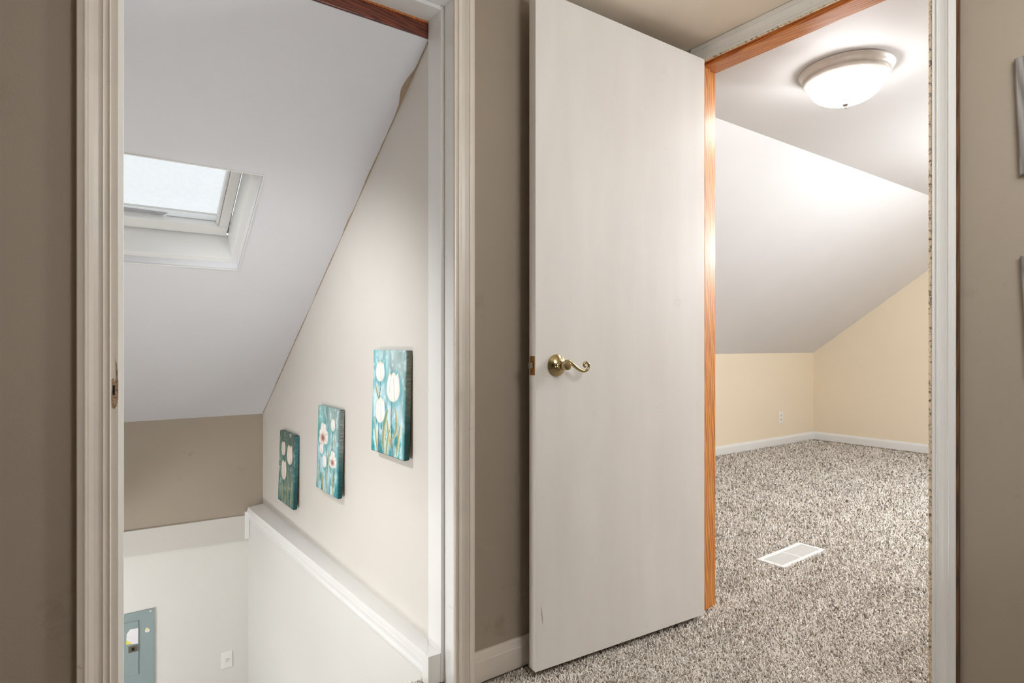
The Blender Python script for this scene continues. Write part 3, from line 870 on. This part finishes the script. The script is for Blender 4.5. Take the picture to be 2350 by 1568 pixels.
LO, LH = (146, 142, 92), (214, 210, 170)
prints = {
 'right': make_print(3, (132, 188, 196), (186, 214, 220), (132, 190, 198), (24, 128, 134), (170, 182, 178),
    [(.23, .795, .145, .102, 'tulip'), (.645, .655, .205, .142, 'tulip'), (.26, .415, .155, .128, 'tulip')],
    [[(.24, .70), (.27, .62), (.20, .52)], [(.62, .52), (.58, .3), (.70, -.02)], [(.22, .30), (.22, .15), (.26, -.02)], [(.30, .30), (.31, .26), (.31, .23)]],
    [([(.22, .48), (.17, .56), (.09, .66)], .012, 0, LO, LH), ([(.24, -.03), (.13, .12), (.10, .33)], .016, 0, LO, LH),
     ([(.44, -.05), (.32, .2), (.50, .42)], .024, 0, LO, LH), ([(.68, .07), (.56, .16), (.50, .32)], .02, 0, LO, LH),
     ([(.66, .16), (.86, .24), (.73, .45)], .018, 0, LO, LH), ([(.78, -.05), (.84, .12), (.88, .30)], .018, 0, LO, LH),
     ([(.50, -.05), (.50, .12), (.58, .24)], .018, 0, LO, LH)]),
 'middle': make_print(9, (126, 180, 180), (182, 214, 220), (148, 198, 208), (26, 124, 130), (162, 176, 172),
    [(.29, .665, .25, .158, 'open'), (.21, .49, .10, .065, 'tulip'), (.72, .815, .095, .075, 'tulip'), (.37, .355, .095, .078, 'tulip'), (.76, .405, .19, .118, 'open', (246, 242, 236))],
    [[(.36, .56), (.56, .46), (.50, -.02)], [(.72, .74), (.72, .62), (.70, .52)], [(.43, .28), (.44, .15), (.44, -.02)], [(.66, .29), (.64, .15), (.64, -.02)], [(.82, .29), (.82, .2), (.80, .1)]],
    [([(.16, -.03), (.12, .15), (.13, .34)], .016, 0, LO, LH), ([(.36, -.05), (.30, .08), (.28, .2)], .02, 0, LO, LH),
     ([(.52, -.05), (.50, .22), (.56, .5)], .018, 0, LO, LH), ([(.80, -.05), (.74, .1), (.84, .3)], .02, 0, LO, LH), ([(.82, .5), (.86, .58), (.82, .68)], .012, 0, LO, LH)]),
 'left': make_print(17, (76, 98, 86), (108, 132, 120), (96, 132, 126), (20, 84, 88), (92, 112, 102),
    [(.27, .765, .145, .102, 'tulip', (232, 220, 206)), (.70, .715, .19, .138, 'tulip', (232, 220, 206)), (.34, .465, .18, .138, 'tulip', (232, 220, 206))],
    [[(.32, .66), (.40, .45), (.52, .25)], [(.68, .58), (.64, .3), (.56, -.02)], [(.36, .33), (.38, .15), (.40, -.02)]],
    [([(.32, -.05), (.22, .12), (.26, .3)], .016, 0, (120, 112, 66), (176, 170, 112)), ([(.56, .02), (.66, .2), (.58, .46)], .02, 0, (120, 112, 66), (176, 170, 112)),
     ([(.84, -.05), (.80, .15), (.86, .4)], .014, 0, (120, 112, 66), (176, 170, 112)), ([(.56, -.05), (.5, .1), (.50, .3)], .014, 0, (120, 112, 66), (176, 170, 112))]),
}

def canvas(which, ya_, z0, roll, label, gray):
    img = prints[which]
    yc = ya_ + 0.0
    root = empty('canvas_painting', (pw(yc), yc, z0), math.radians(-89.33))
    root.rotation_euler = Matrix.Rotation(math.radians(-89.33), 3, 'Z').to_euler()
    root.rotation_euler[1] = 0
    rm = Matrix.Rotation(math.radians(-89.33), 3, 'Z') @ Matrix.Rotation(roll, 3, 'Y') @ Matrix.Rotation(math.radians(-1.6), 3, 'X')
    root.rotation_euler = rm.to_euler()
    tag(root, label, 'painting', 'flower canvases on the stairwell wall')
    yf, ybk = -0.032, -0.0125
    rnd = 0.0025
    V, C_, F_ = [], [], []
    xs_ = np.linspace(-PW_ / 2 + rnd, PW_ / 2 - rnd, GX)
    zs_ = np.linspace(rnd, PH_ - rnd, GY)
    for j in range(GY):
        for i in range(GX):
            V.append((xs_[i], yf, zs_[j])); C_.append(img[j, i])
    for j in range(GY - 1):
        for i in range(GX - 1):
            a = j * GX + i
            F_.append((a, a + 1, a + 1 + GX, a + GX))
    # wrapped sides: continue the print round the edge, darker toward the back
    def strip(idx, offs, tone):
        base_i = len(V)
        m_ = len(idx)
        for q_, (ox, oz, yy, dk) in enumerate(offs):
            for i_ in idx:
                p = V[i_]
                V.append((p[0] + ox, yy, p[2] + oz)); C_.append(np.clip(np.array(C_[i_]) * (1 - dk) + np.array(tone(p)) * dk, 0, 1))
        prev = idx
        for q_ in range(len(offs)):
            cur = list(range(base_i + q_ * m_, base_i + (q_ + 1) * m_))
            for i_ in range(m_ - 1):
                F_.append((prev[i_], prev[i_ + 1], cur[i_ + 1], cur[i_]))
            prev = cur
    def side_tone(p):
        t = np.clip((0.55 - p[2] / PH_) * 3.0, 0, 1)
        nz = 0.75 + 0.5 * random.random()
        return (np.array(gray) / 255 * (1 - t) + np.array((8, 66, 70)) / 255 * t) * nz
    right = [j * GX + GX - 1 for j in range(GY)]
    left = [j * GX for j in range(GY)]
    top_ = [(GY - 1) * GX + i for i in range(GX)]
    bot = list(range(GX))
    strip(right, [(rnd * .7, 0, yf + rnd * .3, .3), (rnd, 0, yf + rnd, .9), (rnd, 0, ybk, 1.0)], side_tone)
    strip(left, [(-rnd * .7, 0, yf + rnd * .3, .2), (-rnd, 0, yf + rnd, .6), (-rnd, 0, ybk, .8)], side_tone)
    strip(top_, [(0, rnd * .7, yf + rnd * .3, .0), (0, rnd, yf + rnd, .1), (0, rnd, ybk, .2)], side_tone)
    strip(bot, [(0, -rnd * .7, yf + rnd * .3, .2), (0, -rnd, yf + rnd, .6), (0, -rnd, ybk, .8)], side_tone)
    me_ = bpy.data.meshes.new('canvas')
    me_.from_pydata(V, [], F_)
    at = me_.color_attributes.new('print', 'FLOAT_COLOR', 'POINT')
    ca = np.ones((len(V), 4), np.float32)
    ca[:, :3] = lin(np.array(C_))
    at.data.foreach_set('color', ca.reshape(-1))
    me_.materials.append(M['canvas'])
    for p in me_.polygons:
        p.use_smooth = True
    co = bpy.data.objects.new('canvas', me_)
    col.objects.link(co)
    co.parent = root
    e_ = 0.003
    for lo, hi in (((-PW_ / 2 + e_, ybk - 0.012, e_), (PW_ / 2 - e_, ybk + 0.0005, e_ + 0.03)), ((-PW_ / 2 + e_, ybk - 0.012, PH_ - e_ - 0.03), (PW_ / 2 - e_, ybk + 0.0005, PH_ - e_)),
                   ((-PW_ / 2 + e_, ybk - 0.012, e_ + 0.03), (-PW_ / 2 + e_ + 0.03, ybk + 0.0005, PH_ - e_ - 0.03)), ((PW_ / 2 - e_ - 0.03, ybk - 0.012, e_ + 0.03), (PW_ / 2 - e_, ybk + 0.0005, PH_ - e_ - 0.03))):
        box('stretcher_bar', lo, hi, 'stretcher', root)
    box('hanger', (-0.01, ybk, PH_ - 0.025), (0.01, 0.0005, PH_ - 0.012), 'steel', root)
    return root

canvas('right', 1.894, 0.629, 0.0, 'rightmost teal canvas of three large white tulips beside the doorway', (112, 116, 104))
canvas('middle', 2.490, 0.384, 0.0, 'middle teal canvas with an open white flower with a red centre', (120, 124, 118))
canvas('left', 3.090, 0.207, 0.0, 'leftmost dark green canvas of white tulips above the ledge end', (52, 100, 104))

# ------------------------------------------------------------------ electrical panel
ep = empty('electrical_panel', (0.12, 3.664, -0.98))
tag(ep, 'grey-green metal electrical panel with white sticker on lower wall', 'electrical panel')
def P(x0, x1, z0, z1, y0, y1):
    return (x0 - 0.12, -y1, z0 + 0.98), (x1 - 0.12, -y0, z1 + 0.98)
box('cover', *P(-0.07, 0.306, -0.98, -0.380, 0.0, 0.012), 'panel', ep, 0.002)
pd = box('panel_door', *P(0.0, 0.2345, -0.7025, -0.4235, 0.0122, 0.018), 'panel', ep, 0.0012)
lt = box('latch', *P(0.190, 0.2315, -0.578, -0.549, 0.018, 0.0235), 'steel', pd, 0.002)
lt2 = box('latch_hole', *P(0.2045, 0.2165, -0.570, -0.555, 0.0233, 0.0242), 'dark', lt)
box('latch_lip', *P(0.190, 0.2315, -0.549, -0.5445, 0.018, 0.026), 'steel', lt, 0.001)
st_ = [(0.1805, -0.5325), (0.2335, -0.5415), (0.2338, -0.462), (0.199, -0.459), (0.1835, -0.479)]
MB().prism([(a - 0.12, b_ + 0.98) for a, b_ in st_], XZ, -0.0186, -0.0178).build('sticker', 'paper', pd)
MB().prism([(a - 0.12, b_ + 0.98) for a, b_ in [(0.1805, -0.5325), (0.2085, -0.5372), (0.1818, -0.510)]], XZ, -0.0190, -0.0184).build('sticker_corner', 'yellow_print', pd)
MB().prism([(a - 0.12, b_ + 0.98) for a, b_ in [(0.264, -0.487), (0.2665, -0.477), (0.271, -0.472), (0.279, -0.478), (0.286, -0.486), (0.284, -0.495), (0.274, -0.498), (0.265, -0.494)]], XZ, -0.0128, -0.0118).build('round_sticker', 'paper', ep)
MB().prism([(a - 0.12, b_ + 0.98) for a, b_ in [(0.2685, -0.484), (0.270, -0.475), (0.2775, -0.482), (0.279, -0.487), (0.272, -0.488)]], XZ, -0.0132, -0.0126).build('sticker_spot', 'yellow_print', ep)
for zz in (-0.390, -0.968):
    MB().lathe([(0.0, 0.0), (0.006, 0.0), (0.005, 0.003), (0.002, 0.004), (0.0, 0.004)], 14, lambda x, y, z, zz=zz: (0.2895 - 0.12 + x, -0.0115 - z, zz + 0.98 + y)).build('screw', 'nickel', ep)

# ------------------------------------------------------------------ light switch
sw = empty('light_switch', (0.657, 3.664, -0.807))
tag(sw, 'white toggle light switch on the lower stairwell wall', 'light switch')
MB().box((-0.0285, -0.006, 0.0), (0.0285, 0.0, 0.089)).build('plate', 'plastic', sw, 0.0025)
MB().box((-0.006, -0.0068, 0.034), (0.006, -0.0055, 0.054)).build('toggle_slot', 'trim_old', sw)
MB().hexa([(-0.004, -0.0065, 0.040), (0.004, -0.0065, 0.040), (0.004, -0.0055, 0.049), (-0.004, -0.0055, 0.049),
           (-0.0035, -0.018, 0.047), (0.0035, -0.018, 0.047), (0.0035, -0.016, 0.053), (-0.0035, -0.016, 0.053)]).build('toggle', 'plastic', sw, 0.0008)
for zz in (0.014, 0.074):
    MB().lathe([(0.0, 0.0), (0.0028, 0.0), (0.002, 0.001), (0.0, 0.0012)], 12, lambda x, y, z, zz=zz: (x, -0.0058 - z, zz + y)).build('screw', 'plastic', sw)

# ------------------------------------------------------------------ wall outlet
ol = empty('wall_outlet', (5.755, KNEE, 0.221))
tag(ol, 'white duplex outlet on the low yellow bedroom wall', 'outlet')
MB().box((-0.038, -0.006, 0.0), (0.038, 0.0, 0.114)).build('plate', 'plastic', ol, 0.0025)
for zz in (0.036, 0.078):
    rc = MB().prism([(0.0165 * math.cos(a) * (1 if abs(math.cos(a)) < .8 else .9), 0.0145 * math.sin(a)) for a in [i * math.pi / 10 for i in range(20)]], lambda u, v, t, zz=zz: (u, t, v + zz), -0.0075, -0.005).build('receptacle', 'matboard', ol)
    for sx in (-0.0062, 0.0062):
        box('slot', (sx - 0.0013, -0.0079, zz - 0.002), (sx + 0.0013, -0.0072, zz + 0.006), 'dark', rc)

# ------------------------------------------------------------------ floor register
fr = empty('floor_register', (2.748, 1.535, 0.0), math.radians(1.6))
tag(fr, 'white slatted floor register set into the bedroom carpet', 'floor vent')
RX, RY = 0.196, 0.066
for lo, hi in (((-RX, -RY, -0.006), (RX, -RY + 0.018, 0.008)), ((-RX, RY - 0.018, -0.006), (RX, RY, 0.008)),
               ((-RX, -RY + 0.018, -0.006), (-RX + 0.022, RY - 0.018, 0.008)), ((RX - 0.022, -RY + 0.018, -0.006), (RX, RY - 0.018, 0.008)),
               ((-0.005, -RY + 0.018, -0.006), (0.005, RY - 0.018, 0.0065))):
    box('frame_bar', lo, hi, 'register', fr, 0.002)
box('damper', (-RX + 0.01, -RY + 0.01, -0.0075), (RX - 0.01, RY - 0.01, -0.006), 'steel', fr)
for x0, x1 in ((-RX + 0.022, -0.005), (0.005, RX - 0.022)):
    m = MB()
    c_ = 20
    for i in range(c_):
        xx = x0 + (x1 - x0) * (i + 0.5) / c_
        m.hexa([(xx - 0.0035, -RY + 0.018, -0.004), (xx + 0.001, -RY + 0.018, -0.004), (xx + 0.001, RY - 0.018, -0.004), (xx - 0.0035, RY - 0.018, -0.004),
                (xx - 0.0005, -RY + 0.018, 0.0055), (xx + 0.0034, -RY + 0.018, 0.0055), (xx + 0.0034, RY - 0.018, 0.0055), (xx - 0.0005, RY - 0.018, 0.0055)])
    m.build('louver_slats', 'register', fr, kind='stuff')

# ------------------------------------------------------------------ ceiling lamp of the bedroom
cl = empty('ceiling_light', (2.428, 1.136, ROOMC))
tag(cl, 'lit round flush ceiling light with frosted glass bowl', 'ceiling light')
MB().lathe([(0.0, 0.0), (0.160, 0.0), (0.166, -0.003), (0.167, -0.008), (0.162, -0.012), (0.158, -0.020), (0.156, -0.028), (0.153, -0.031), (0.147, -0.033), (0.147, -0.036), (0.150, -0.039), (0.150, -0.045), (0.145, -0.049), (0.138, -0.051), (0.0, -0.051)], 72).build('pan', 'nickel', cl, smooth=True)
bowl = [(0.1345, -0.052), (0.1345, -0.057), (0.131, -0.058), (0.1315, -0.062), (0.128, -0.064)]
bowl += [(0.128 * math.cos(a), -0.064 - 0.070 * math.sin(a)) for a in [i * math.pi / 2 / 16 for i in range(1, 16)]] + [(0.0, -0.134)]
MB().lathe(bowl, 72).build('glass_bowl', 'glow', cl, smooth=True)
MB().lathe([(0.0, -0.130), (0.011, -0.132), (0.012, -0.138), (0.009, -0.142), (0.0055, -0.147), (0.0065, -0.151), (0.0, -0.154)], 24).build('finial', 'steel', cl, smooth=True)

# ------------------------------------------------------------------ picture frames on the right wall
def picture(top_left, roll, label, w_=0.235, h_=0.289):
    root = empty('picture_frame', (W2, top_left[0], top_left[1]))
    rm = Matrix.Rotation(math.radians(-90), 3, 'Z') @ Matrix.Rotation(roll, 3, 'Y')
    root.rotation_euler = rm.to_euler()
    tag(root, label, 'picture frame', 'grey picture frames on the right wall')
    fw = 0.032
    pr_ = [(0, 0), (0, 0.014), (0.003, 0.0175), (0.020, 0.0175), (0.0225, 0.013), (0.026, 0.012), (0.032, 0.009), (0.032, 0.0)]
    # two uprights and two mitred rails
    def rail(fn, a, b_):
        m_ = MB()
        n_ = len(pr_)
        vs_ = [fn(s_, t_, a + s_) for s_, t_ in pr_] + [fn(s_, t_, b_ - s_) for s_, t_ in pr_]
        m_.add(vs_, [tuple(range(n_ - 1, -1, -1)), tuple(range(n_, 2 * n_))] + [(i, (i + 1) % n_, n_ + (i + 1) % n_, n_ + i) for i in range(n_)])
        return m_.build('frame_rail', 'greywood', root)
    rail(lambda s_, t_, q_: (s_, -t_ - 0.001, -q_), 0, h_)
    rail(lambda s_, t_, q_: (w_ - s_, -t_ - 0.001, -q_), 0, h_)
    rail(lambda s_, t_, q_: (q_, -t_ - 0.001, -s_), 0, w_)
    rail(lambda s_, t_, q_: (q_, -t_ - 0.001, -h_ + s_), 0, w_)
    box('mat', (fw - 0.004, -0.006, -h_ + fw - 0.004), (w_ - fw + 0.004, -0.003, -fw + 0.004), 'matboard', root)
    return root
picture((0.4688, 1.7045), math.radians(-2.05), 'upper grey wooden picture frame hanging crooked at the right edge')
picture((0.4575, 1.2210), math.radians(-2.7), 'lower grey wooden picture frame hanging below the other')
